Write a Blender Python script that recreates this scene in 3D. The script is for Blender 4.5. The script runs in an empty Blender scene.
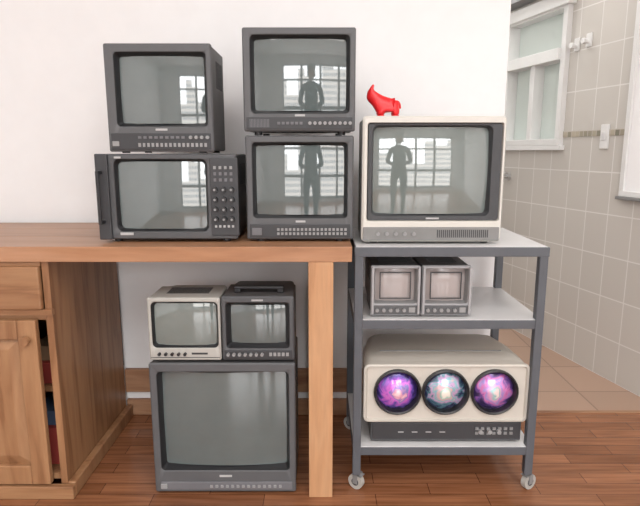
import bpy, bmesh, math, random
from mathutils import Matrix, Vector
random.seed(4)
D=bpy.data; C=bpy.context; scene=C.scene
pi=math.pi
# ---------------------------------------------------------------- materials
def newmat(name):
    m=D.materials.new(name); m.use_nodes=True
    nt=m.node_tree; b=nt.nodes['Principled BSDF']; return m,nt,b
def plastic(name,col,rough=0.45,var=0.06,bump=0.0,metal=0.0,spec=0.5):
    m,nt,b=newmat(name); N=nt.nodes; L=nt.links
    tc=N.new('ShaderNodeTexCoord'); n=N.new('ShaderNodeTexNoise'); n.inputs['Scale'].default_value=14; n.inputs['Detail'].default_value=5
    L.new(tc.outputs['Object'],n.inputs['Vector'])
    r=N.new('ShaderNodeValToRGB'); r.color_ramp.elements[0].position=.3; r.color_ramp.elements[1].position=.7
    r.color_ramp.elements[0].color=(*[c*(1-var) for c in col],1); r.color_ramp.elements[1].color=(*[min(1,c*(1+var)) for c in col],1)
    L.new(n.outputs['Fac'],r.inputs['Fac']); L.new(r.outputs['Color'],b.inputs['Base Color'])
    b.inputs['Roughness'].default_value=rough; b.inputs['Metallic'].default_value=metal
    b.inputs['Specular IOR Level'].default_value=spec
    if bump:
        n2=N.new('ShaderNodeTexNoise'); n2.inputs['Scale'].default_value=500; L.new(tc.outputs['Object'],n2.inputs['Vector'])
        bp=N.new('ShaderNodeBump'); bp.inputs['Strength'].default_value=bump; bp.inputs['Distance'].default_value=.001
        L.new(n2.outputs['Fac'],bp.inputs['Height']); L.new(bp.outputs['Normal'],b.inputs['Normal'])
    return m
def wood(name,dark,mid,light,axis='X',rough=0.4,sc=1.0,bands=7):
    m,nt,b=newmat(name); N=nt.nodes; L=nt.links
    tc=N.new('ShaderNodeTexCoord'); mp=N.new('ShaderNodeMapping')
    s=[9*sc,9*sc,9*sc]; s['XYZ'.index(axis)]=0.9*sc
    mp.inputs['Scale'].default_value=s; L.new(tc.outputs['Object'],mp.inputs['Vector'])
    n=N.new('ShaderNodeTexNoise'); n.inputs['Scale'].default_value=1.6; n.inputs['Detail'].default_value=6; n.inputs['Distortion'].default_value=.5
    L.new(mp.outputs['Vector'],n.inputs['Vector'])
    mul=N.new('ShaderNodeMath'); mul.operation='MULTIPLY'; mul.inputs[1].default_value=bands; L.new(n.outputs['Fac'],mul.inputs[0])
    fr=N.new('ShaderNodeMath'); fr.operation='PINGPONG'; fr.inputs[1].default_value=1; L.new(mul.outputs[0],fr.inputs[0])
    r=N.new('ShaderNodeValToRGB'); e=r.color_ramp.elements
    e[0].position=0; e[0].color=(*light,1); e[1].position=1; e[1].color=(*dark,1); k=e.new(.6); k.color=(*mid,1)
    n2=N.new('ShaderNodeTexNoise'); n2.inputs['Scale'].default_value=9; n2.inputs['Detail'].default_value=4; L.new(mp.outputs['Vector'],n2.inputs['Vector'])
    L.new(fr.outputs[0],r.inputs['Fac'])
    mx=N.new('ShaderNodeMixRGB'); mx.blend_type='MULTIPLY'; mx.inputs['Fac'].default_value=.3
    L.new(r.outputs['Color'],mx.inputs[1]); L.new(n2.outputs['Fac'],mx.inputs[2])
    L.new(mx.outputs['Color'],b.inputs['Base Color']); b.inputs['Roughness'].default_value=rough
    return m
def brickmat(name,c1,c2,mort,bw,bh,ms,plane='XY',offset=.5,rough=.3,grain=False,rot=0,bump=.3):
    m,nt,b=newmat(name); N=nt.nodes; L=nt.links
    tc=N.new('ShaderNodeTexCoord'); v=tc.outputs['Object']
    if plane=='XZ':
        sp=N.new('ShaderNodeSeparateXYZ'); cb=N.new('ShaderNodeCombineXYZ'); L.new(v,sp.inputs[0]); L.new(sp.outputs['X'],cb.inputs['X']); L.new(sp.outputs['Z'],cb.inputs['Y']); v=cb.outputs[0]
    mp=N.new('ShaderNodeMapping'); mp.inputs['Rotation'].default_value=(0,0,rot); L.new(v,mp.inputs['Vector']); v=mp.outputs[0]
    br=N.new('ShaderNodeTexBrick'); br.offset=offset; br.inputs['Scale'].default_value=1
    br.inputs['Brick Width'].default_value=bw; br.inputs['Row Height'].default_value=bh; br.inputs['Mortar Size'].default_value=ms
    br.inputs['Mortar Smooth'].default_value=.1
    br.inputs['Color1'].default_value=(*c1,1); br.inputs['Color2'].default_value=(*c2,1); br.inputs['Mortar'].default_value=(*mort,1)
    L.new(v,br.inputs['Vector']); col=br.outputs['Color']
    if grain:
        mp2=N.new('ShaderNodeMapping'); mp2.inputs['Scale'].default_value=(4,60,1); L.new(v,mp2.inputs['Vector'])
        n=N.new('ShaderNodeTexNoise'); n.inputs['Scale'].default_value=1; n.inputs['Detail'].default_value=6; L.new(mp2.outputs[0],n.inputs['Vector'])
        r=N.new('ShaderNodeValToRGB'); r.color_ramp.elements[0].position=.3; r.color_ramp.elements[0].color=(.6,.55,.5,1); r.color_ramp.elements[1].position=.65; r.color_ramp.elements[1].color=(1.0,1.0,1.0,1)
        L.new(n.outputs['Fac'],r.inputs['Fac'])
        mx=N.new('ShaderNodeMixRGB'); mx.blend_type='MULTIPLY'; mx.inputs['Fac'].default_value=1; L.new(col,mx.inputs[1]); L.new(r.outputs['Color'],mx.inputs[2]); col=mx.outputs['Color']
    L.new(col,b.inputs['Base Color']); b.inputs['Roughness'].default_value=rough
    bp=N.new('ShaderNodeBump'); bp.invert=True; bp.inputs['Strength'].default_value=bump; bp.inputs['Distance'].default_value=.002
    L.new(br.outputs['Fac'],bp.inputs['Height']); L.new(bp.outputs['Normal'],b.inputs['Normal'])
    return m
def glassy(name,col,rough=.035,ior=1.9):
    m=plastic(name,col,rough,.04); b=m.node_tree.nodes['Principled BSDF']; b.inputs['IOR'].default_value=ior; return m

M_dark=plastic('charcoal_plastic',(.075,.077,.082),.5,bump=.2)
M_dark2=plastic('graphite_plastic',(.090,.092,.097),.5,bump=.2)
M_bez=plastic('bezel_plastic',(.036,.037,.041),.45)
M_black=plastic('black_plastic',(.014,.014,.016),.4)
M_side=plastic('side_sheet_metal',(.085,.082,.082),.5)
M_btn=plastic('light_gray_buttons',(.28,.28,.28),.5)
M_panel=plastic('panel_gray',(.14,.14,.15),.5)
M_label=plastic('label_print',(.42,.42,.42),.5)
M_cream=plastic('cream_plastic',(.60,.585,.54),.45,.03)
M_cream2=plastic('silver_cream_plastic',(.41,.40,.37),.45,.04)
M_beige=plastic('beige_plastic',(.54,.505,.45),.45,.03)
M_midgray=plastic('mid_gray_plastic',(.22,.22,.22),.5)
M_egray=plastic('television_panel_gray',(.20,.20,.195),.5)
M_silver=plastic('silver_gray_plastic',(.33,.33,.34),.35)
M_screen=glassy('crt_glass',(.11,.135,.135))
M_screen2=glassy('crt_glass_pale',(.17,.20,.19))
M_screen3=glassy('viewfinder_glass',(.38,.34,.33),.1,1.5)
M_red=plastic('red_plastic',(.75,.015,.02),.35)
M_metal=plastic('cart_steel',(.085,.092,.105),.45,.08)
M_chrome=plastic('chrome',(.6,.6,.6),.3,metal=1.0)
M_shelf=plastic('white_laminate',(.66,.655,.655),.35,.03)
M_tabletop=wood('pine_tabletop',(.39,.185,.09),(.45,.225,.115),(.49,.26,.145),'X',.35,.9,5)
M_leg=wood('pine_leg',(.49,.25,.12),(.56,.30,.15),(.60,.34,.18),'Z',.45,1.2,5)
M_cab=wood('pine_cabinet',(.27,.125,.055),(.36,.18,.085),(.42,.225,.11),'Z',.45,.9)
M_cabx=wood('pine_cabinet_horizontal',(.27,.125,.055),(.36,.18,.085),(.42,.225,.11),'X',.45)
M_rail=wood('pine_rail',(.26,.12,.065),(.36,.18,.095),(.44,.24,.135),'X',.5)
M_floor=brickmat('parquet',(.36,.155,.075),(.25,.10,.045),(.09,.032,.018),.36,.06,.0012,rough=.22,grain=True,bump=.2)
M_kfloor=brickmat('kitchen_floor_tile',(.43,.285,.21),(.39,.26,.19),(.25,.165,.12),.3,.3,.004,offset=0,rough=.35)
M_tile=brickmat('wall_tile',(.58,.55,.51),(.555,.525,.485),(.72,.70,.67),.15,.2,.003,'XZ',offset=0,rough=.22)
M_strip=brickmat('border_tile',(.20,.19,.14),(.50,.44,.34),(.5,.45,.4),.03,.03,.002,'XZ',offset=0,rough=.3)
M_white=plastic('white_wall_paint',(.86,.86,.865),.8,.012)
M_ceil=plastic('ceiling_paint',(.86,.86,.86),.9,.01)
M_frame=plastic('window_frame_paint',(.74,.74,.73),.5,.02)
M_cloth=plastic('dark_cloth',(.03,.032,.04),.8); M_skin=plastic('skin',(.5,.3,.22),.6); M_hair=plastic('hair',(.03,.02,.015),.7)

# ---------------------------------------------------------------- geometry helpers
def mk(name,verts,faces,mat,smooth=False):
    me=D.meshes.new(name); me.from_pydata([tuple(v) for v in verts],[],faces); me.update()
    bm=bmesh.new(); bm.from_mesh(me); bmesh.ops.recalc_face_normals(bm,faces=bm.faces[:]); bm.to_mesh(me); bm.free()
    if smooth:
        me.polygons.foreach_set('use_smooth',[True]*len(me.polygons)); me.set_sharp_from_angle(angle=math.radians(38))
    me.materials.append(mat); ob=D.objects.new(name,me); C.collection.objects.link(ob); return ob
def boxes(name,lst,mat,bevel=0.0):
    bm=bmesh.new()
    for (x0,x1,y0,y1,z0,z1) in lst:
        M=Matrix.Translation(((x0+x1)/2,(y0+y1)/2,(z0+z1)/2))@Matrix.Diagonal((abs(x1-x0),abs(y1-y0),abs(z1-z0),1))
        bmesh.ops.create_cube(bm,size=1,matrix=M)
    if bevel: bmesh.ops.bevel(bm,geom=bm.edges[:]+bm.verts[:],offset=bevel,segments=2,affect='EDGES',profile=.5)
    me=D.meshes.new(name); bm.to_mesh(me); bm.free(); me.materials.append(mat)
    ob=D.objects.new(name,me); C.collection.objects.link(ob); return ob
def box(name,x0,x1,y0,y1,z0,z1,mat,bevel=0.0): return boxes(name,[(x0,x1,y0,y1,z0,z1)],mat,bevel)
def cyls(name,lst,mat,axis='Y',seg=24,bevel=0):
    bm=bmesh.new(); R={'Y':Matrix.Rotation(pi/2,4,'X'),'X':Matrix.Rotation(pi/2,4,'Y'),'Z':Matrix.Identity(4)}[axis]
    for q in lst:
        cx,cy,cz,r,l=q[:5]; r2=q[5] if len(q)>5 else r
        bmesh.ops.create_cone(bm,cap_ends=True,segments=seg,radius1=r2,radius2=r,depth=l,matrix=Matrix.Translation((cx,cy,cz))@R)
    me=D.meshes.new(name); bm.to_mesh(me); bm.free()
    me.polygons.foreach_set('use_smooth',[True]*len(me.polygons)); me.set_sharp_from_angle(angle=math.radians(40))
    me.materials.append(mat); ob=D.objects.new(name,me); C.collection.objects.link(ob); return ob
def rr(x0,x1,z0,z1,r,y,n=5):
    pts=[]; r=max(r,1e-4)
    for (cx,cz,a0) in ((x1-r,z1-r,0),(x0+r,z1-r,pi/2),(x0+r,z0+r,pi),(x1-r,z0+r,1.5*pi)):
        for i in range(n+1):
            a=a0+pi/2*i/n; pts.append((cx+r*math.cos(a),y,cz+r*math.sin(a)))
    return pts
def loft(name,loops,mat,cap0=False,cap1=False,smooth=True):
    V=[p for l in loops for p in l]; n=len(loops[0]); F=[]
    for k in range(len(loops)-1):
        for i in range(n):
            j=(i+1)%n; F.append((k*n+i,k*n+j,(k+1)*n+j,(k+1)*n+i))
    if cap0: F.append(tuple(range(n)))
    if cap1: F.append(tuple((len(loops)-1)*n+i for i in range(n)))
    return mk(name,V,F,mat,smooth)
def group(name,parts,origin):
    e=D.objects.new(name,None); e.empty_display_size=.05; e.location=origin; C.collection.objects.link(e)
    T=Matrix.Translation(-Vector(origin))
    for p in parts:
        p.data.transform(T); p.parent=e
    return e
def screen(name,x0,x1,z0,z1,y,sx,sz,mat,r=.02,nx=28,nz=20):
    """curved CRT face (dense grid): bulges toward the viewer by sx horizontally and sz vertically"""
    V=[];F=[]
    for j in range(nz+1):
        for i in range(nx+1):
            u=2*i/nx-1; w=2*j/nz-1
            V.append(((x0+x1)/2+u*(x1-x0)/2, y-sx*(1-u*u)-sz*(1-w*w),(z0+z1)/2+w*(z1-z0)/2))
    for j in range(nz):
        for i in range(nx):
            a=j*(nx+1)+i; F.append((a,a+1,a+nx+2,a+nx+1))
    return mk(name,V,F,mat,True)
def crt(x0,x1,z0,z1,yf,dep,scr,body,bez,scrmat,sx=.010,sz=.004,rec=.020,r=.012,sr=.012,mask=None,taper=.72,mz=.006):
    P=[]
    sx0,sx1,sz0,sz1=scr
    P.append(loft('bezel',[rr(x0,x1,z0,z1,r*.5,yf+.014),rr(x0,x1,z0,z1,r*.5,yf+.004),rr(x0+.004,x1-.004,z0+.004,z1-.004,r*.4,yf),
           rr(sx0-mz-.002,sx1+mz+.002,sz0-mz-.002,sz1+mz+.002,sr+mz*.4,yf),rr(sx0-mz,sx1+mz,sz0-mz,sz1+mz,sr+mz*.4,yf+.002)],bez))
    P.append(loft('screen_mask',[rr(sx0-mz,sx1+mz,sz0-mz,sz1+mz,sr+mz*.4,yf+.002),rr(sx0,sx1,sz0,sz1,sr,yf+rec-.004),rr(sx0,sx1,sz0,sz1,sr,yf+rec+.001)],mask or M_black))
    P.append(screen('screen',sx0-.001,sx1+.001,sz0-.001,sz1+.001,yf+rec,sx,sz,scrmat,sr))
    h=z1-z0; w=x1-x0; k=(1-taper)/2
    P.append(loft('housing',[rr(x0+.002,x1-.002,z0+.002,z1-.002,r*.5,yf+.012),rr(x0+.002,x1-.002,z0+.002,z1-.002,r*.5,yf+dep*.62),
        rr(x0+.006,x1-.006,z0+.004,z1-.008,r*.5,yf+dep*.65),rr(x0+w*k,x1-w*k,z0+.02,z1-h*k*1.3,r,yf+dep*.97),rr(x0+w*k+.01,x1-w*k-.01,z0+.03,z1-h*k*1.3-.01,r,yf+dep)],body,False,True))
    vs=[]
    for i in range(9):
        y=yf+dep*(.25+.035*i)
        vs.append((x1-.003,x1-.0012,y,y+.004,z0+h*.62,z1-h*.12)); vs.append((x0+.0012,x0+.003,y,y+.004,z0+h*.62,z1-h*.12))
        vs.append((x0+w*.2,x1-w*.2,y,y+.004,z1-.003,z1-.0012))
    P.append(boxes('vents',vs,M_black))
    return P
def feet(x0,x1,z,y0,y1,h=.008):
    return cyls('feet',[(x,y,z+h/2,.012,h) for x in(x0+.04,x1-.04) for y in(y0,y1)],M_black,'Z',16)

# ================================================================= ROOM
H=2.65; YW=2.185
MR=Matrix.Translation((1.456,2.341,0))@Matrix.Rotation(math.radians(104.16),4,'Z')
box('floor',-1.95,3.1,-3.3,2.20,-.05,0,M_floor)
box('floor_kitchen',.2,2.2,2.20,5.1,-.05,-.001,M_kfloor)
box('trim_threshold',.72,1.60,2.185,2.205,-.02,.002,M_rail)
box('ceiling',-2.05,3.1,-3.3,5.1,H,H+.08,M_ceil)
box('wall_back',-1.95,.712,YW,YW+.12,0,H,M_white)
box('wall_left',-2.05,-1.95,-3.3,YW+.12,0,H,M_white)
box('wall_kitchen_left',.10,.20,YW+.12,5.1,-.05,H,M_white)
box('wall_kitchen_far',.20,1.6,5.0,5.1,-.05,H,M_tile)
def RW(ob): ob.matrix_world=MR; return ob
RW(boxes('wall_right',[(-5.9,-.40,-.12,0,0,H)],M_white))
RW(boxes('wall_kitchen_right',[(-.40,.226,-.12,0,0,.895),(-.40,.226,-.12,0,2.25,H),(.226,.665,-.12,0,-.02,H),(.665,1.215,-.12,0,-.02,1.13),(.665,1.215,-.12,0,1.86,H),(1.215,2.9,-.12,0,-.02,H)],M_tile))
RW(box('trim_tile_border',.226,.665,0,.004,1.172,1.202,M_strip))
def winframe(name,x0,x1,z0,z1,zt,mull,prot=.03,fw=.035):
    L=[(x0,x1,-.07,prot,z0,z0+fw),(x0,x1,-.07,prot,z1-fw,z1),(x0,x0+fw,-.07,prot,z0+fw,z1-fw),(x1-fw,x1,-.07,prot,z0+fw,z1-fw)]
    if zt: L.append((x0+fw,x1-fw,-.06,prot+.015,zt,zt+.06))
    for m in mull: L.append((m-.02,m+.02,-.05,prot-.005,z0+fw,(zt or z1-fw)))
    return boxes(name,L,M_frame,.002)
def nodes_noise(m,nt,b):
    n=nt.nodes.new('ShaderNodeTexNoise'); n.inputs['Scale'].default_value=120; bp=nt.nodes.new('ShaderNodeBump'); bp.inputs['Strength'].default_value=.2
    nt.links.new(n.outputs['Fac'],bp.inputs['Height']); nt.links.new(bp.outputs['Normal'],b.inputs['Normal'])
def pane(name,col,tr):
    m=D.materials.new(name); m.use_nodes=True; nt=m.node_tree; N=nt.nodes; b=N['Principled BSDF']; b.inputs['Base Color'].default_value=(*col,1); b.inputs['Roughness'].default_value=.25
    nodes_noise(m,nt,b)
    t_=N.new('ShaderNodeBsdfTranslucent'); t_.inputs['Color'].default_value=(*col,1); mx=N.new('ShaderNodeMixShader'); mx.inputs[0].default_value=tr
    nt.links.new(b.outputs[0],mx.inputs[1]); nt.links.new(t_.outputs[0],mx.inputs[2]); nt.links.new(mx.outputs[0],N['Material Output'].inputs['Surface']); return m
m_pane=pane('frosted_pane',(.66,.71,.68),.13); m_pane2=pane('white_blind',(.88,.87,.87),.16)
def rgroup(name,parts):
    e=D.objects.new(name,None); e.matrix_world=MR; C.collection.objects.link(e)
    for p in parts: p.parent=e
rgroup('window_1',[winframe('frame',.665,1.215,1.13,1.86,1.57,[.94]),box('pane',.70,1.18,-.045,-.04,1.16,1.83,m_pane),
   box('pelmet',.64,1.24,0,.05,1.835,1.90,M_frame,.004),box('sill',.65,1.23,0,.03,1.105,1.13,M_frame,.002),box('blind_box',.64,1.24,0,.09,1.93,2.01,M_silver,.004)])
rgroup('window_2',[winframe('frame',-.40,.226,.895,2.25,None,[],fw=.025,prot=.02),box('blind',-.38,.205,.0,.008,.92,2.22,m_pane2),box('sill',-.42,.235,0,.03,.880,.895,M_midgray,.003)])
rgroup('light_switch',[box('plate',.335,.385,0,.012,1.11,1.225,M_frame,.003),box('rocker',.35,.37,.012,.017,1.15,1.19,M_shelf,.002)])
for i,(lx,lz) in enumerate(((.61,1.632),(.525,1.64))):
    rgroup('wall_hook',[box('plate',lx-.02,lx+.02,0,.008,lz-.035,lz+.03,M_frame,.003),cyls('arm',[(lx,.02,lz-.012,.008,.03)],M_frame),cyls('knob',[(lx,.037,lz-.008,.014,.012)],M_frame)])
rgroup('tap',[cyls('flange',[(1.15,.006,.945,.025,.012)],M_chrome),cyls('stem',[(1.15,.04,.945,.012,.08)],M_chrome),cyls('spout',[(1.15,.075,.92,.009,.07)],M_chrome,'Z'),box('lever',1.10,1.20,.04,.052,.965,.972,M_chrome,.003)])
# balcony glazing behind the camera (lights the room, seen in reflections)
wx0,wx1,wz0,wz1=-1.0,2.3,.12,2.35
boxes('wall_front',[(-1.95,wx0,-3.4,-3.3,0,H),(wx1,3.1,-3.4,-3.3,0,H),(wx0,wx1,-3.4,-3.3,0,wz0),(wx0,wx1,-3.4,-3.3,wz1,H)],M_white)
fl=[(wx0,wx1,-3.38,-3.32,wz0,wz0+.08),(wx0,wx1,-3.38,-3.32,wz1-.05,wz1),(wx0,wx1,-3.37,-3.33,1.80,1.86),(wx0,wx1,-3.37,-3.33,.85,.95)]
for i in range(5):
    x=wx0+(wx1-wx0)*i/4; fl.append((x-.045,x+.045,-3.38,-3.32,wz0,wz1))
boxes('window_3',fl,M_midgray,.003)

box('trim_1',-.815,.712,YW-.022,YW,.105,.205,M_rail,.003)
box('baseboard_back',-.815,.712,YW-.018,YW,0,.07,M_rail,.003)
box('baseboard_left',-1.95,-1.935,-3.3,YW,0,.07,M_rail,.003)

# ================================================================= TABLE + CABINET
pl=[]
for i,(ya,yb) in enumerate(((1.60,1.80),(1.80,1.99),(1.99,2.16))):
    pl.append(box('top_plank_%d'%i,-1.60,.095,ya+.0004,yb-.0004,.776,.822,M_tabletop,.0015))
pl.append(box('leg_front',-.035,.040,1.603,1.675,0,.776,M_leg,.002))
pl.append(box('leg_back',-.035,.040,2.08,2.15,0,.776,M_leg,.002))
pl.append(box('apron',-.035,.04,1.675,2.08,.70,.776,M_leg,.002))
group('wooden_table',pl,(-.7,1.9,0))

cp=[]; X1=-.815; X0=-1.62
cp.append(box('side_right',X1-.022,X1,1.615,2.16,.0,.774,M_cab,.0015))
cp.append(box('side_left',X0,X0+.022,1.615,2.16,.0,.774,M_cab,.0015))
cp.append(box('back',X0+.022,X1-.022,2.14,2.155,.05,.774,M_cab))
cp.append(box('bottom',X0+.022,X1-.022,1.63,2.14,.05,.07,M_cab))
cp.append(box('divider',X0+.022,X1-.022,1.62,2.14,.592,.610,M_cabx))
cp.append(box('shelf',X0+.022,X1-.022,1.68,2.14,.33,.348,M_cabx))
cp.append(box('drawer_front',X0+.025,X1-.024,1.598,1.618,.628,.762,M_cabx,.005))
cp.append(boxes('drawer_box',[(X0+.04,X1-.05,1.618,2.05,.64,.655),(X0+.04,X0+.055,1.618,2.05,.655,.74),(X1-.065,X1-.05,1.618,2.05,.655,.74)],M_cab))
cp.append(boxes('rails',[(X0+.022,X1-.022,1.610,1.63,.762,.774),(X0,X1+.004,1.604,1.62,.610,.628)],M_cabx,.001))
cp.append(box('plinth_front',X0-.02,X1+.026,1.590,1.612,0,.045,M_cabx,.004))
cp.append(box('plinth_side',X1,X1+.026,1.612,2.16,0,.05,M_cab,.004))
dx1=-.862; dx0=-1.40
cp.append(boxes('door_frame',[(dx1-.058,dx1,1.596,1.618,.05,.596),(dx0,dx0+.055,1.596,1.618,.05,.596),(dx0+.055,dx1-.058,1.596,1.618,.05,.115),(dx0+.055,dx1-.058,1.596,1.618,.535,.596)],M_cab,.003))
cp.append(loft('door_panel',[rr(dx0+.055,dx1-.058,.115,.535,.001,1.612),rr(dx0+.085,dx1-.088,.145,.505,.001,1.601),rr(dx0+.09,dx1-.093,.15,.5,.001,1.600)],M_cab,False,True,False))
cp.append(box('door_second',X0+.022,dx0-.004,1.596,1.618,.05,.596,M_cab,.003))
cp.append(cyls('knobs',[(dx1-.030,1.583,.535,.014,.014,.014),(dx1-.030,1.592,.535,.008,.016),(-1.22,1.583,.695,.014,.014),(-1.22,1.592,.695,.008,.016)],M_cab))
M_bx1=plastic('red_cardboard',(.35,.05,.04),.6); M_bx2=plastic('blue_cardboard',(.08,.12,.2),.6); M_bx3=plastic('kraft_cardboard',(.35,.22,.13),.7)
cp+=[box('stored_box_a',-.96,-.845,1.70,2.0,.348,.42,M_bx1,.002),box('stored_box_b',-.95,-.85,1.72,2.0,.42,.47,M_bx3,.002),box('stored_box_c',-.97,-.842,1.68,2.02,.07,.20,M_bx1,.002),box('stored_box_d',-.96,-.85,1.70,1.98,.20,.25,M_bx2,.002)]
group('pine_cabinet',cp,(-1.2,1.88,0))

# ================================================================= CART
cx0,cx1,cy0,cy1=.106,.692,1.632,2.06; t=.026
ct=[]
ct.append(boxes('legs',[(x,x+t,y,y+t,.06,.812) for x in(cx0,cx1-t) for y in(cy0,cy1-t)],M_metal,.002))
fr=[];sh=[]
for z in (.816,.587,.160):
    top=z>.8; q=(-.0015 if top else t-.001); o=(.0015 if top else -.002)
    fr+= [(cx0+q,cx1-q,cy0-o,cy0+.02,z-.030,z-.001),(cx0+t,cx1-t,cy1-.02,cy1,z-.030,z-.001),
          (cx0+.001,cx0+.02,cy0+t,cy1-t,z-.030,z-.001),(cx1-.02,cx1-.001,cy0+t,cy1-t,z-.030,z-.001)]
    sh.append((cx0+.003,cx1-.003,cy0+.003,cy1-.003,z-.010,z))
ct.append(boxes('shelf_frames',fr,M_metal,.0015)); ct.append(boxes('shelf_panels',sh,M_shelf,.001))
for i,(x,y) in enumerate(((cx0+.026,cy0+.016),(cx1-.014,cy0+.016),(cx0+.026,cy1-.016),(cx1-.014,cy1-.016))):
    R=Matrix.Translation((x,y,0))@Matrix.Rotation(math.radians((55,-60,50,20)[i]),4,'Z')
    a=cyls('caster_wheel_%d'%i,[(0,.014,.026,.026,.018)],M_cream2,'X',24)
    a2=cyls('caster_hub_%d'%i,[(0,.014,.026,.013,.0205)],M_bez,'X',16)
    c_=boxes('caster_fork_%d'%i,[(-.0125,-.0105,.004,.022,.020,.050),(.0105,.0125,.004,.022,.020,.050),(-.0125,.0125,-.010,.022,.050,.053)],M_midgray,.0006)
    d_=cyls('caster_stem_%d'%i,[(0,0,.057,.008,.010)],M_midgray,'Z',16)
    for o in(a,a2,c_,d_): o.data.transform(R); ct.append(o)
group('rolling_cart',ct,(.4,1.85,0))

# ================================================================= CONTROLS HELPERS
def knobrow(name,x0,x1,z,y,n,r,mat): return cyls(name,[(x0+(x1-x0)*i/(n-1),y-.004,z,r,.010) for i in range(n)],mat,'Y',16)
def btnrow(name,x0,x1,z0,z1,y,n,mat,rows=1,gap=.35):
    L=[];dx=(x1-x0)/n;dz=(z1-z0)/rows
    for i in range(n):
        for j in range(rows): L.append((x0+dx*(i+gap/2),x0+dx*(i+1-gap/2),y-.004,y+.002,z0+dz*(j+gap/2),z0+dz*(j+1-gap/2)))
    return boxes(name,L,mat)
def grille(name,x0,x1,z0,z1,y,n,mat):
    dx=(x1-x0)/n; return boxes(name,[(x0+dx*i,x0+dx*(i+.5),y-.0012,y+.002,z0,z1) for i in range(n)],mat)
TT=.822
# ---- B : rack monitor lower-left
x0,x1,z0,z1,yf=-.676,-.254,TT+.010,1.092,1.68
P=crt(x0,x1,z0,z1,yf,.40,(-.616,-.350,.864,1.068),M_side,M_dark,M_screen,sr=.014,taper=.95,mz=.008)
P+= [feet(x0,x1,TT,yf+.04,yf+.33,.010),box('rack_rail',x0,x0+.038,yf-.012,yf,z0,z1,M_bez,.003),
     boxes('handle',[(x0+.012,x0+.022,yf-.042,yf-.012,z0+.05,z0+.06),(x0+.012,x0+.022,yf-.042,yf-.012,z1-.06,z1-.05),(x0+.012,x0+.022,yf-.044,yf-.036,z0+.05,z1-.05)],M_black,.002),
     box('control_panel',-.333,x1+.006,yf-.005,yf+.001,z0+.012,z1-.012,M_bez,.002),
     cyls('knobs',[(xx,yf-.012,zz,.0085,.016) for xx in(-.318,-.292,-.268) for zz in(.895,.925,.955,.985)],M_black,'Y',16),
     cyls('knob_caps',[(xx,yf-.0205,zz,.0035,.002) for xx in(-.318,-.292,-.268) for zz in(.895,.925,.955,.985)],M_btn,'Y',12),
     btnrow('buttons',-.325,-.26,1.005,1.06,yf-.005,4,M_panel,3,.5),btnrow('button_caps',-.325,-.26,1.042,1.06,yf-.006,4,M_btn,1,.5),btnrow('marks',-.325,-.26,.866,.880,yf-.005,5,M_label,1,.5),
     box('maker_plate',-.615,-.575,yf-.002,yf+.001,.845,.853,M_label),box('top_strip',-.62,-.60,yf-.002,yf+.001,1.078,1.084,M_label)]
group('crt_monitor',P,(-.465,1.68,TT))
# ---- A : top-left
x0,x1,z0,z1,yf=-.632,-.318,1.094,1.408,1.68
P=crt(x0,x1,z0+.004,z1,yf,.34,(-.594,-.344,1.182,1.374),M_side,M_dark2,M_screen,sr=.007,taper=.8,mz=.010,rec=.026)
P+=[feet(x0,x1,z0,yf+.03,yf+.25,.006),box('control_panel',x0+.008,x1-.008,yf-.003,yf+.001,z0+.010,z0+.058,M_bez,.002),
    btnrow('buttons',-.545,-.335,z0+.014,z0+.034,yf-.003,16,M_btn,1,.45),btnrow('buttons_upper',-.545,-.40,z0+.040,z0+.052,yf-.003,9,M_panel,1,.4),
    knobrow('knobs',-.385,-.335,z0+.046,yf-.003,4,.005,M_btn),box('logo',-.49,-.455,yf-.001,yf+.001,1.160,1.166,M_label),
    box('power',-.62,-.60,yf-.006,yf,z0+.02,z0+.035,M_btn,.001)]
group('crt_monitor',P,(-.475,1.68,1.094))
# ---- D : middle bottom
x0,x1,z0,z1,yf=-.226,.102,TT,1.146,1.69
P=crt(x0,x1,z0+.008,z1,yf,.36,(-.196,.074,.906,1.116),M_side,M_dark2,M_screen,sr=.007,taper=.8,mz=.010,rec=.026)
P+=[feet(x0,x1,z0,yf+.03,yf+.28,.010),box('control_panel',x0+.008,x1-.008,yf-.003,yf+.001,z0+.014,z0+.056,M_bez,.002),
    btnrow('buttons',-.135,.085,z0+.020,z0+.046,yf-.003,18,M_btn,2,.4),box('logo',-.075,-.045,yf-.001,yf+.001,.883,.889,M_label),
    box('power',-.21,-.18,yf-.006,yf,z0+.022,z0+.044,M_panel,.001)]
group('crt_monitor',P,(-.06,1.69,TT))
# ---- C : middle top
x0,x1,z0,z1,yf=-.228,.105,1.148,1.454,1.69
P=crt(x0,x1,z0+.010,z1,yf,.36,(-.196,.078,1.220,1.424),M_side,M_dark2,M_screen,sr=.009,taper=.8,mz=.010,rec=.026)
P+=[feet(x0,x1,z0,yf+.03,yf+.28,.012),box('control_panel',x0+.008,x1-.008,yf-.003,yf+.001,z0+.016,z0+.052,M_bez,.002),
    grille('speaker',-.21,-.15,z0+.022,z0+.046,yf-.003,14,M_panel),knobrow('knobs',-.03,.09,z0+.034,yf-.003,9,.005,M_btn),btnrow('buttons',-.13,-.05,z0+.028,z0+.040,yf-.003,6,M_panel),
    box('logo',-.075,-.045,yf-.001,yf+.001,1.202,1.208,M_label)]
group('crt_monitor',P,(-.06,1.69,1.148))
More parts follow.
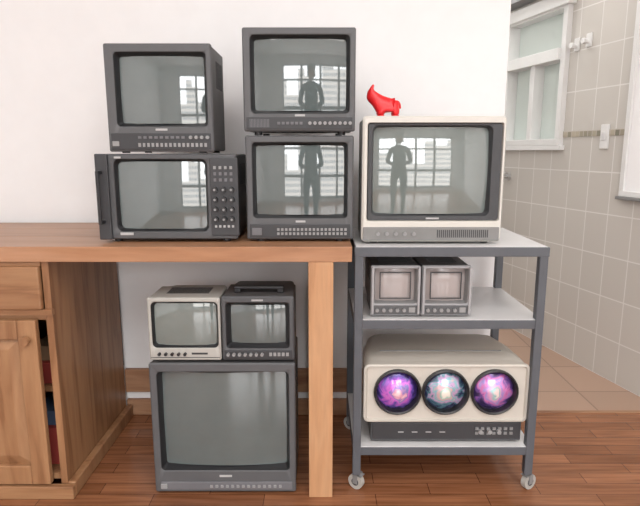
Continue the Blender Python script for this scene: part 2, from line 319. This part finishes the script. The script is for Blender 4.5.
# ---- E : cream on cart
x0,x1,z0,z1,yf=.128,.558,.816,1.203,1.68
P=[]
yb=yf+.36
P.append(loft('front_frame',[rr(x0,x1,z0+.008,z1,.012,yf+.03),rr(x0,x1,z0+.008,z1,.012,yf+.006),rr(x0+.006,x1-.003,z0+.014,z1-.005,.010,yf),rr(.142,.550,.888,1.184,.008,yf),rr(.144,.548,.890,1.182,.008,yf+.010)],M_cream))
P.append(loft('dark_bezel',[rr(.144,.548,.890,1.182,.008,yf+.010),rr(.146,.546,.892,1.180,.008,yf+.003),rr(.156,.519,.903,1.176,.018,yf+.004),rr(.163,.512,.910,1.170,.014,yf+.024),rr(.163,.512,.910,1.170,.014,yf+.031)],M_bez))
P.append(screen('screen',.162,.513,.909,1.171,yf+.03,.016,.009,M_screen2,.03))
P.append(loft('housing',[rr(x0+.003,x1-.003,z0+.01,z1-.003,.012,yf+.028),rr(x0+.003,x1-.003,z0+.01,z1-.003,.012,yf+.20),rr(x0+.05,x1-.05,z0+.01,z1-.05,.02,yb),rr(x0+.06,x1-.06,z0+.02,z1-.06,.02,yb+.01)],M_cream,False,True))
P.append(box('control_panel',x0+.004,x1-.006,yf-.004,yf+.002,z0+.012,z0+.054,M_egray,.003))
P.append(knobrow('knobs',x0+.05,x0+.16,z0+.034,yf-.004,5,.006,M_btn)); P.append(grille('grille',.36,.52,z0+.022,z0+.046,yf-.004,26,M_bez))
P.append(box('logo',.325,.365,yf+.001,yf+.004,.894,.899,M_label)); P.append(feet(x0,x1,z0,yf+.04,yf+.26,.010))
P.append(box('seam',x0-.0005,x1+.0005,yf+.034,yf+.037,z0+.02,z1-.02,M_midgray))
group('crt_television',P,(.35,1.68,.816))
# ---- I : big one on the floor
x0,x1,z0,z1,yf=-.535,-.078,0,.450,1.62
P=crt(x0,x1,z0+.008,z1,yf,.42,(-.502,-.108,.094,.412),M_side,M_dark2,M_screen,sr=.009,taper=.75,sx=.016,sz=.005,rec=.032,mz=.010)
P+=[feet(x0,x1,z0,yf+.04,yf+.3,.010),box('control_flap',x0+.02,x1-.012,yf-.004,yf+.001,.018,.046,M_panel,.002),
    btnrow('buttons',-.36,-.12,.024,.040,yf-.004,14,M_btn,1,.5),box('logo',-.325,-.285,yf-.001,yf+.001,.062,.069,M_label),box('power',-.515,-.495,yf-.008,yf,.024,.040,M_btn,.001)]
group('crt_television',P,(-.3,1.62,0))
# ---- G, H small ones
x0,x1,z0,z1,yf=-.532,-.308,.450,.658,1.63
P=crt(x0,x1,z0+.006,z1,yf,.25,(-.514,-.322,.504,.638),M_cream2,M_cream2,M_screen2,sr=.012,taper=.85,mz=.007,rec=.018)
P+=[feet(x0,x1,z0,yf+.03,yf+.18,.008),knobrow('knobs',-.50,-.42,.478,yf,5,.005,M_black),box('logo',-.40,-.35,yf-.001,yf+.001,.476,.482,M_bez),boxes('base_line',[(x0+.004,x1-.004,yf-.001,yf+.001,.465,.467)],M_bez)]
group('portable_crt_monitor',P,(-.42,1.63,.450))
x0,x1,z0,z1,yf=-.304,-.080,.450,.662,1.63
P=crt(x0,x1,z0+.006,z1,yf,.27,(-.278,-.108,.508,.630),M_side,M_dark,M_screen,sr=.005,taper=.9,mz=.013,rec=.026)
P+=[feet(x0,x1,z0,yf+.03,yf+.18,.008),box('control_panel',x0+.006,x1-.006,yf-.003,yf+.001,.462,.490,M_bez,.002),knobrow('knobs',-.285,-.18,.478,yf-.003,7,.005,M_btn),
    btnrow('buttons',-.16,-.095,.470,.486,yf-.003,5,M_btn),box('logo',-.21,-.175,yf-.001,yf+.001,.648,.653,M_label),
    boxes('handle',[(-.27,-.25,yf+.05,yf+.07,.661,.676),(-.135,-.115,yf+.05,yf+.07,.661,.676),(-.27,-.115,yf+.048,yf+.072,.674,.682)],M_black,.002)]
group('portable_crt_monitor',P,(-.19,1.63,.450))
# ---- J, K small monitors on the cart's middle shelf
for (x0,x1) in ((.158,.312),(.316,.470)):
    z0,z1,yf=.587,.752,1.66
    P=crt(x0,x1,z0+.005,z1,yf,.27,(x0+.015,x1-.015,.636,.738),M_dark2,M_silver,M_screen3,sr=.004,taper=.95,mz=.005,rec=.03,mask=M_midgray)
    P+=[feet(x0,x1,z0,yf+.03,yf+.2,.007),box('control_panel',x0+.006,x1-.006,yf-.003,yf+.001,.597,.626,M_dark2,.0015),knobrow('knobs',x0+.02,x1-.05,.612,yf-.003,5,.0055,M_btn),
        box('badge',x1-.035,x1-.015,yf-.005,yf,.604,.620,M_btn,.001),boxes('hood_posts',[(x0+.002,x0+.009,yf-.010,yf,.60,.749),(x1-.009,x1-.002,yf-.010,yf,.60,.749)],M_silver,.001),
        boxes('inner_frame',[(x0+.028,x0+.031,yf+.010,yf+.014,.644,.730),(x1-.031,x1-.028,yf+.010,yf+.014,.644,.730),(x0+.031,x1-.031,yf+.010,yf+.014,.727,.730),(x0+.031,x1-.031,yf+.010,yf+.014,.644,.647)],M_bez)]
    group('portable_crt_monitor',P,((x0+x1)/2,1.66,.587))

# ================================================================= PROJECTOR
P=[]
px0,px1,pyf,pyb,pz0,pz1=.140,.668,1.655,1.98,.238,.436
P.append(box('base',px0+.025,px1-.012,pyf+.004,pyb-.03,.168,pz0+.004,M_dark2,.004))
P.append(box('base_face',px0+.030,px1-.017,pyf-.001,pyf+.005,.176,.234,M_bez,.002))
P.append(btnrow('front_sockets',.50,.63,.190,.222,pyf-.001,7,M_midgray,2,.45)); P.append(cyls('front_jacks',[(.52+.03*i,pyf-.006,.205,.007,.012) for i in range(3)],M_btn,'Y',14))
P.append(btnrow('front_legend',.24,.42,.200,.204,pyf-.001,4,M_label,1,.6)); P.append(cyls('feet',[(x,y,.164,.015,.008) for x in(.20,.62) for y in(pyf+.05,pyb-.08)],M_black,'Z'))
P.append(loft('shell_rear',[rr(px0,px1,pz0,pz1,.03,pyf+.02),rr(px0,px1,pz0,pz1+.002,.03,pyf+.06),rr(px0+.01,px1-.01,pz0,pz1+.006,.03,pyf+.16),rr(px0+.03,px1-.03,pz0,pz1+.004,.035,pyb-.06),rr(px0+.045,px1-.045,pz0,pz1-.008,.04,pyb-.015),rr(px0+.06,px1-.06,pz0+.01,pz1-.03,.04,pyb)],M_beige,False,True))
lc=[(.248,.342),(.402,.342),(.558,.342)]; R=.075
def plate_with_holes():
    V=[];F=[];n=32
    xs=[px0+.006,.325,.480,px1-.006]; zb,zt=pz0+.004,pz1-.004
    y=pyf
    for i,(cx,cz) in enumerate(lc):
        a,b=xs[i],xs[i+1]; base=len(V)
        for k in range(n):
            an=2*pi*k/n; dx,dz=math.cos(an),math.sin(an)
            tx=((b-cx)/dx if dx>1e-6 else ((a-cx)/dx if dx<-1e-6 else 1e9)); tz=((zt-cz)/dz if dz>1e-6 else ((zb-cz)/dz if dz<-1e-6 else 1e9)); tt=min(tx,tz)
            V.append((cx+dx*tt,y,cz+dz*tt))
        for c in ((b,zt),(a,zt),(a,zb),(b,zb)):
            j=min(range(base,base+n),key=lambda q:(V[q][0]-c[0])**2+(V[q][2]-c[1])**2); V[j]=(c[0],y,c[1])
        for k in range(n):
            an=2*pi*k/n; V.append((cx+R*math.cos(an),y-.001,cz+R*math.sin(an)))
        for k in range(n):
            q=(k+1)%n; F.append((base+k,base+q,base+n+q,base+n+k))
    return mk('front_plate',V,F,M_beige)
P.append(plate_with_holes())
P.append(loft('front_rim',[rr(px0,px1,pz0,pz1,.030,pyf+.022),rr(px0-.002,px1+.002,pz0,pz1,.022,pyf+.004),rr(px0,px1,pz0+.001,pz1-.001,.018,pyf-.006),rr(px0+.008,px1-.008,pz0+.006,pz1-.007,.012,pyf-.008),rr(px0+.012,px1-.012,pz0+.009,pz1-.011,.010,pyf+.001)],M_beige))
def lensmat(name,cols,centre):
    """anti-reflection coated projection lens: coating tints and painted-in reflection rings, broken by soft mottling"""
    m,nt,b=newmat(name); N=nt.nodes; L=nt.links
    tc=N.new('ShaderNodeTexCoord'); mp=N.new('ShaderNodeMapping'); mp.inputs['Location'].default_value=(-centre[0],0,-centre[1]); L.new(tc.outputs['Object'],mp.inputs[0])
    sc=N.new('ShaderNodeVectorMath'); sc.operation='MULTIPLY'; sc.inputs[1].default_value=(1,0,1); L.new(mp.outputs[0],sc.inputs[0])
    ln=N.new('ShaderNodeVectorMath'); ln.operation='LENGTH'; L.new(sc.outputs[0],ln.inputs[0])
    mr=N.new('ShaderNodeMath'); mr.operation='MULTIPLY'; mr.inputs[1].default_value=1/.0655; L.new(ln.outputs['Value'],mr.inputs[0])
    n=N.new('ShaderNodeTexNoise'); n.inputs['Scale'].default_value=26; n.inputs['Detail'].default_value=4; n.inputs['Distortion'].default_value=.8; L.new(tc.outputs['Object'],n.inputs['Vector'])
    ma=N.new('ShaderNodeMath'); ma.operation='MULTIPLY_ADD'; ma.inputs[1].default_value=1.7; ma.inputs[2].default_value=-.85; L.new(n.outputs['Fac'],ma.inputs[0])
    ad=N.new('ShaderNodeMath'); ad.operation='ADD'; L.new(mr.outputs[0],ad.inputs[0]); L.new(ma.outputs[0],ad.inputs[1])
    r=N.new('ShaderNodeValToRGB'); e=r.color_ramp.elements; e[0].position=0; e[0].color=(*cols[0],1); e[1].position=1; e[1].color=(*cols[-1],1)
    for i,c in enumerate(cols[1:-1]): k=e.new((i+1)/(len(cols)-1)); k.color=(*c,1)
    L.new(ad.outputs[0],r.inputs['Fac']); L.new(r.outputs['Color'],b.inputs['Base Color']); b.inputs['Roughness'].default_value=.2; b.inputs['Coat Weight'].default_value=1; b.inputs['Coat Roughness'].default_value=.02
    b.inputs['Metallic'].default_value=.3
    return m
PO=(.40,.16)
pal=[[(.95,.75,.80),(.85,.40,.55),(.20,.22,.60),(.75,.18,.70),(.45,.12,.65),(.12,.08,.40),(.05,.03,.15)],  # coating tints with highlights painted in: pale centre, dark rim
     [(.90,.88,.80),(.35,.65,.55),(.75,.40,.45),(.20,.50,.55),(.60,.35,.60),(.12,.28,.35),(.04,.05,.12)],
     [(.95,.80,.80),(.30,.60,.60),(.80,.35,.60),(.35,.30,.70),(.70,.20,.50),(.20,.10,.40),(.05,.03,.12)]]
LM=[lensmat(nm,pal[i],(lc[i][0]-PO[0],lc[i][1]-PO[1])) for i,nm in enumerate(('lens_coating_glints_violet','lens_coating_glints_green','lens_coating_glints_rose'))]
def ring(cx,cz,r,y,n=32): return [(cx+r*math.cos(2*pi*k/n),y,cz+r*math.sin(2*pi*k/n)) for k in range(n)]
for i,(cx,cz) in enumerate(lc):
    P.append(loft('lens_barrel_%d'%i,[ring(cx,cz,R+.001,pyf+.002),ring(cx,cz,R+.001,pyf-.012),ring(cx,cz,R-.003,pyf-.015),ring(cx,cz,R-.007,pyf-.012),ring(cx,cz,R-.010,pyf+.010)],M_black))
    P.append(loft('lens_glass_%d'%i,[ring(cx,cz,r,pyf+.010-.022*(1-(r/.0655)**2)) for r in(.0655,.060,.052,.042,.030,.016,.004)],LM[i],False,True))
P.append(boxes('top_seams',[(px0+.06,px1-.06,pyf+.10,pyf+.103,pz1+.002,pz1+.0065)],M_midgray))
group('three_lens_projector',P,(.40,1.8,.16))

# ================================================================= skin-based figures
def skin(name,verts,edges,radii,mat,sub=2,root=0):
    me=D.meshes.new(name); me.from_pydata(verts,edges,[]); ob=D.objects.new(name,me); C.collection.objects.link(ob)
    C.view_layer.objects.active=ob
    sk=ob.modifiers.new('skin','SKIN'); sk.use_smooth_shade=True
    for i,v in enumerate(me.skin_vertices[0].data):
        r=radii[i]; v.radius=r if isinstance(r,tuple) else (r,r); v.use_root=(i==root)
    s=ob.modifiers.new('sub','SUBSURF'); s.levels=sub; s.render_levels=sub
    me.materials.append(mat); 
    dg=C.evaluated_depsgraph_get(); nm=D.meshes.new_from_object(ob.evaluated_get(dg)); 
    ob.modifiers.clear(); ob.data=nm; nm.materials.clear(); nm.materials.append(mat)
    nm.polygons.foreach_set('use_smooth',[True]*len(nm.polygons))
    return ob
bz=1.2035; yy=1.80
V=[(.236,yy,bz+.038),(.212,yy,bz+.039),(.190,yy,bz+.042),(.176,yy,bz+.056),(.166,yy,bz+.066),(.156,yy,bz+.048),
   (.238,yy-.014,bz+.018),(.238,yy-.014,bz+.006),(.238,yy+.014,bz+.018),(.238,yy+.014,bz+.006),
   (.192,yy-.014,bz+.018),(.192,yy-.014,bz+.006),(.192,yy+.014,bz+.018),(.192,yy+.014,bz+.006),
   (.160,yy-.010,bz+.084),(.168,yy-.012,bz+.102),(.160,yy+.010,bz+.084),(.168,yy+.012,bz+.102),(.252,yy,bz+.046),(.255,yy,bz+.028)]
E=[(0,1),(1,2),(2,3),(3,4),(4,5),(0,6),(6,7),(0,8),(8,9),(2,10),(10,11),(2,12),(12,13),(4,14),(14,15),(4,16),(16,17),(0,18),(18,19)]
Rr=[.023,.022,.024,.022,.021,.015,.013,.012,.013,.012,.013,.012,.013,.012,.008,.003,.008,.003,.004,.003]
fig=skin('body',V,E,Rr,M_red,2,1)
fig2=cyls('hooves',[(V[i][0],V[i][1],bz+.004,.0115,.008) for i in(7,9,11,13)],M_red,'Z',16)
group('red_bull_figurine',[fig,fig2],(.205,yy,bz))

ox,oy=.10,-.62
V=[(ox,oy,.95),(ox,oy,1.12),(ox,oy,1.32),(ox,oy,1.45),(ox,oy,1.53),
   (ox-.10,oy,.90),(ox-.11,oy+.02,.50),(ox-.11,oy,.09),(ox-.11,oy+.13,.04),
   (ox+.10,oy,.90),(ox+.11,oy+.02,.50),(ox+.11,oy,.09),(ox+.11,oy+.13,.04),
   (ox-.18,oy,1.42),(ox-.25,oy+.03,1.16),(ox-.10,oy+.25,1.10),
   (ox+.18,oy,1.42),(ox+.25,oy+.03,1.16),(ox+.02,oy+.25,1.10)]
E=[(0,1),(1,2),(2,3),(3,4),(0,5),(5,6),(6,7),(7,8),(0,9),(9,10),(10,11),(11,12),(3,13),(13,14),(14,15),(3,16),(16,17),(17,18)]
Rr=[(.16,.11),(.14,.10),(.17,.11),(.10,.08),.06,.10,.065,.045,.04,.10,.065,.045,.04,.065,.048,.032,.065,.048,.032]
body=skin('clothed_body',V,E,Rr,M_cloth,2,0)
head=skin('head',[(ox,oy,1.53),(ox,oy+.01,1.60),(ox,oy+.015,1.68),(ox,oy,1.74),(ox,oy+.10,1.635),],[(0,1),(1,2),(2,3),(1,4)],[.055,.075,.088,.07,.018],M_skin,2,1)
hair=skin('hair',[(ox,oy-.03,1.62),(ox,oy-.03,1.70),(ox,oy,1.77)],[(0,1),(1,2)],[.07,.09,.075],M_hair,2,1)
hands=[]
for sx,hx in((-1,ox-.09),(1,ox+.01)):
    vv=[(hx,oy+.25,1.10),(hx,oy+.31,1.10)];ee=[(0,1)];rr_=[.028,.030]
    for f in range(4):
        b0=len(vv); z=1.125-.018*f; vv+=[(hx,oy+.345,z),(hx-sx*.02,oy+.375-.004*f,z),(hx-sx*.035,oy+.375,z)]; ee+=[(1,b0),(b0,b0+1),(b0+1,b0+2)]; rr_+=[.010,.009,.008]
    b0=len(vv); vv+=[(hx-sx*.025,oy+.30,1.13),(hx-sx*.045,oy+.32,1.14)]; ee+=[(0,b0),(b0,b0+1)]; rr_+=[.011,.009]
    hands.append(skin('hand_%d'%(sx+1),vv,ee,rr_,M_skin,1,0))
cam_b=box('camera_body',ox-.105,ox+.03,oy+.33,oy+.40,1.06,1.15,M_black,.008)
group('photographer',[body,head,hair,cam_b]+hands,(ox,oy,0))

cu=D.curves.new('cable','CURVE'); cu.dimensions='3D'; cu.bevel_depth=.003; sp=cu.splines.new('BEZIER'); pts=[(-.800,2.17,.77),(-.825,2.172,.735),(-.823,2.175,.60),(-.823,2.176,.22)]
sp.bezier_points.add(len(pts)-1)
for b_,p in zip(sp.bezier_points,pts): b_.co=p; b_.handle_left_type=b_.handle_right_type='AUTO'
ob=D.objects.new('power_cable',cu); C.collection.objects.link(ob); cu.materials.append(M_black)

# ================================================================= LIGHT : overcast sky above a city skyline (procedural world)
w=D.worlds.new('World'); scene.world=w; w.use_nodes=True; nt=w.node_tree; N=nt.nodes; L=nt.links
bg=N['Background']
def math_(op,a,b=None,c=None):
    n=N.new('ShaderNodeMath'); n.operation=op
    for i,x in enumerate((a,b,c)):
        if x is None: continue
        if isinstance(x,(int,float)): n.inputs[i].default_value=x
        else: L.new(x,n.inputs[i])
    return n.outputs[0]
tc=N.new('ShaderNodeTexCoord'); sp=N.new('ShaderNodeSeparateXYZ'); L.new(tc.outputs['Generated'],sp.inputs[0])
az=math_('ARCTAN2',sp.outputs['X'],sp.outputs['Y'])
azs=math_('MULTIPLY',az,11.0); cell=math_('FLOOR',azs)
wn=N.new('ShaderNodeTexWhiteNoise'); wn.noise_dimensions='1D'; L.new(cell,wn.inputs['W'])
top=math_('MULTIPLY_ADD',wn.outputs['Value'],.34,-.02)
isb=math_('LESS_THAN',sp.outputs['Z'],top)
fx=math_('GREATER_THAN',math_('FRACT',math_('MULTIPLY',az,66)),.45)
fz=math_('GREATER_THAN',math_('FRACT',math_('MULTIPLY',sp.outputs['Z'],28)),.45)
win=math_('MULTIPLY',fx,fz)
mb=N.new('ShaderNodeMixRGB'); mb.inputs[1].default_value=(.55,.52,.49,1); mb.inputs[2].default_value=(.20,.22,.24,1); L.new(win,mb.inputs[0])
ms=N.new('ShaderNodeMixRGB'); ms.inputs[1].default_value=(.97,.985,1,1); L.new(isb,ms.inputs[0]); L.new(mb.outputs[0],ms.inputs[2])
L.new(ms.outputs[0],bg.inputs['Color']); bg.inputs['Strength'].default_value=11.0
def area(name,loc,rot,sx,sy,power,col=(1,1,1),portal=False):
    l=D.lights.new(name,'AREA'); l.shape='RECTANGLE'; l.size=sx; l.size_y=sy; l.energy=power; l.color=col
    o=D.objects.new(name,l); o.location=loc; o.rotation_euler=rot; C.collection.objects.link(o)
    if portal: l.cycles.is_portal=True
    return o
area('window_portal',((wx0+wx1)/2,-3.42,(wz0+wz1)/2),(pi/2,0,0),wx1-wx0,wz1-wz0,1,portal=True)
area('interior_fill',(.2,-.6,H-.02),(0,0,0),2.6,2.2,82,(1,.99,.975))  # added fill under the ceiling to brighten the room, not a fitting
area('kitchen_fill',(.95,3.4,H-.02),(0,0,0),.5,1.2,24,(1,.98,.95))  # invented area light that lifts the kitchen brightness
# ================================================================= CAMERA
cam=D.cameras.new('camera'); cam.sensor_width=36; cam.lens=550*36/640; cam.clip_start=.02
co=D.objects.new('camera',cam); co.location=(0,0,1.10); co.rotation_euler=(pi/2-math.radians(10.5),0,0); C.collection.objects.link(co); scene.camera=co
scene.view_settings.view_transform='Standard'
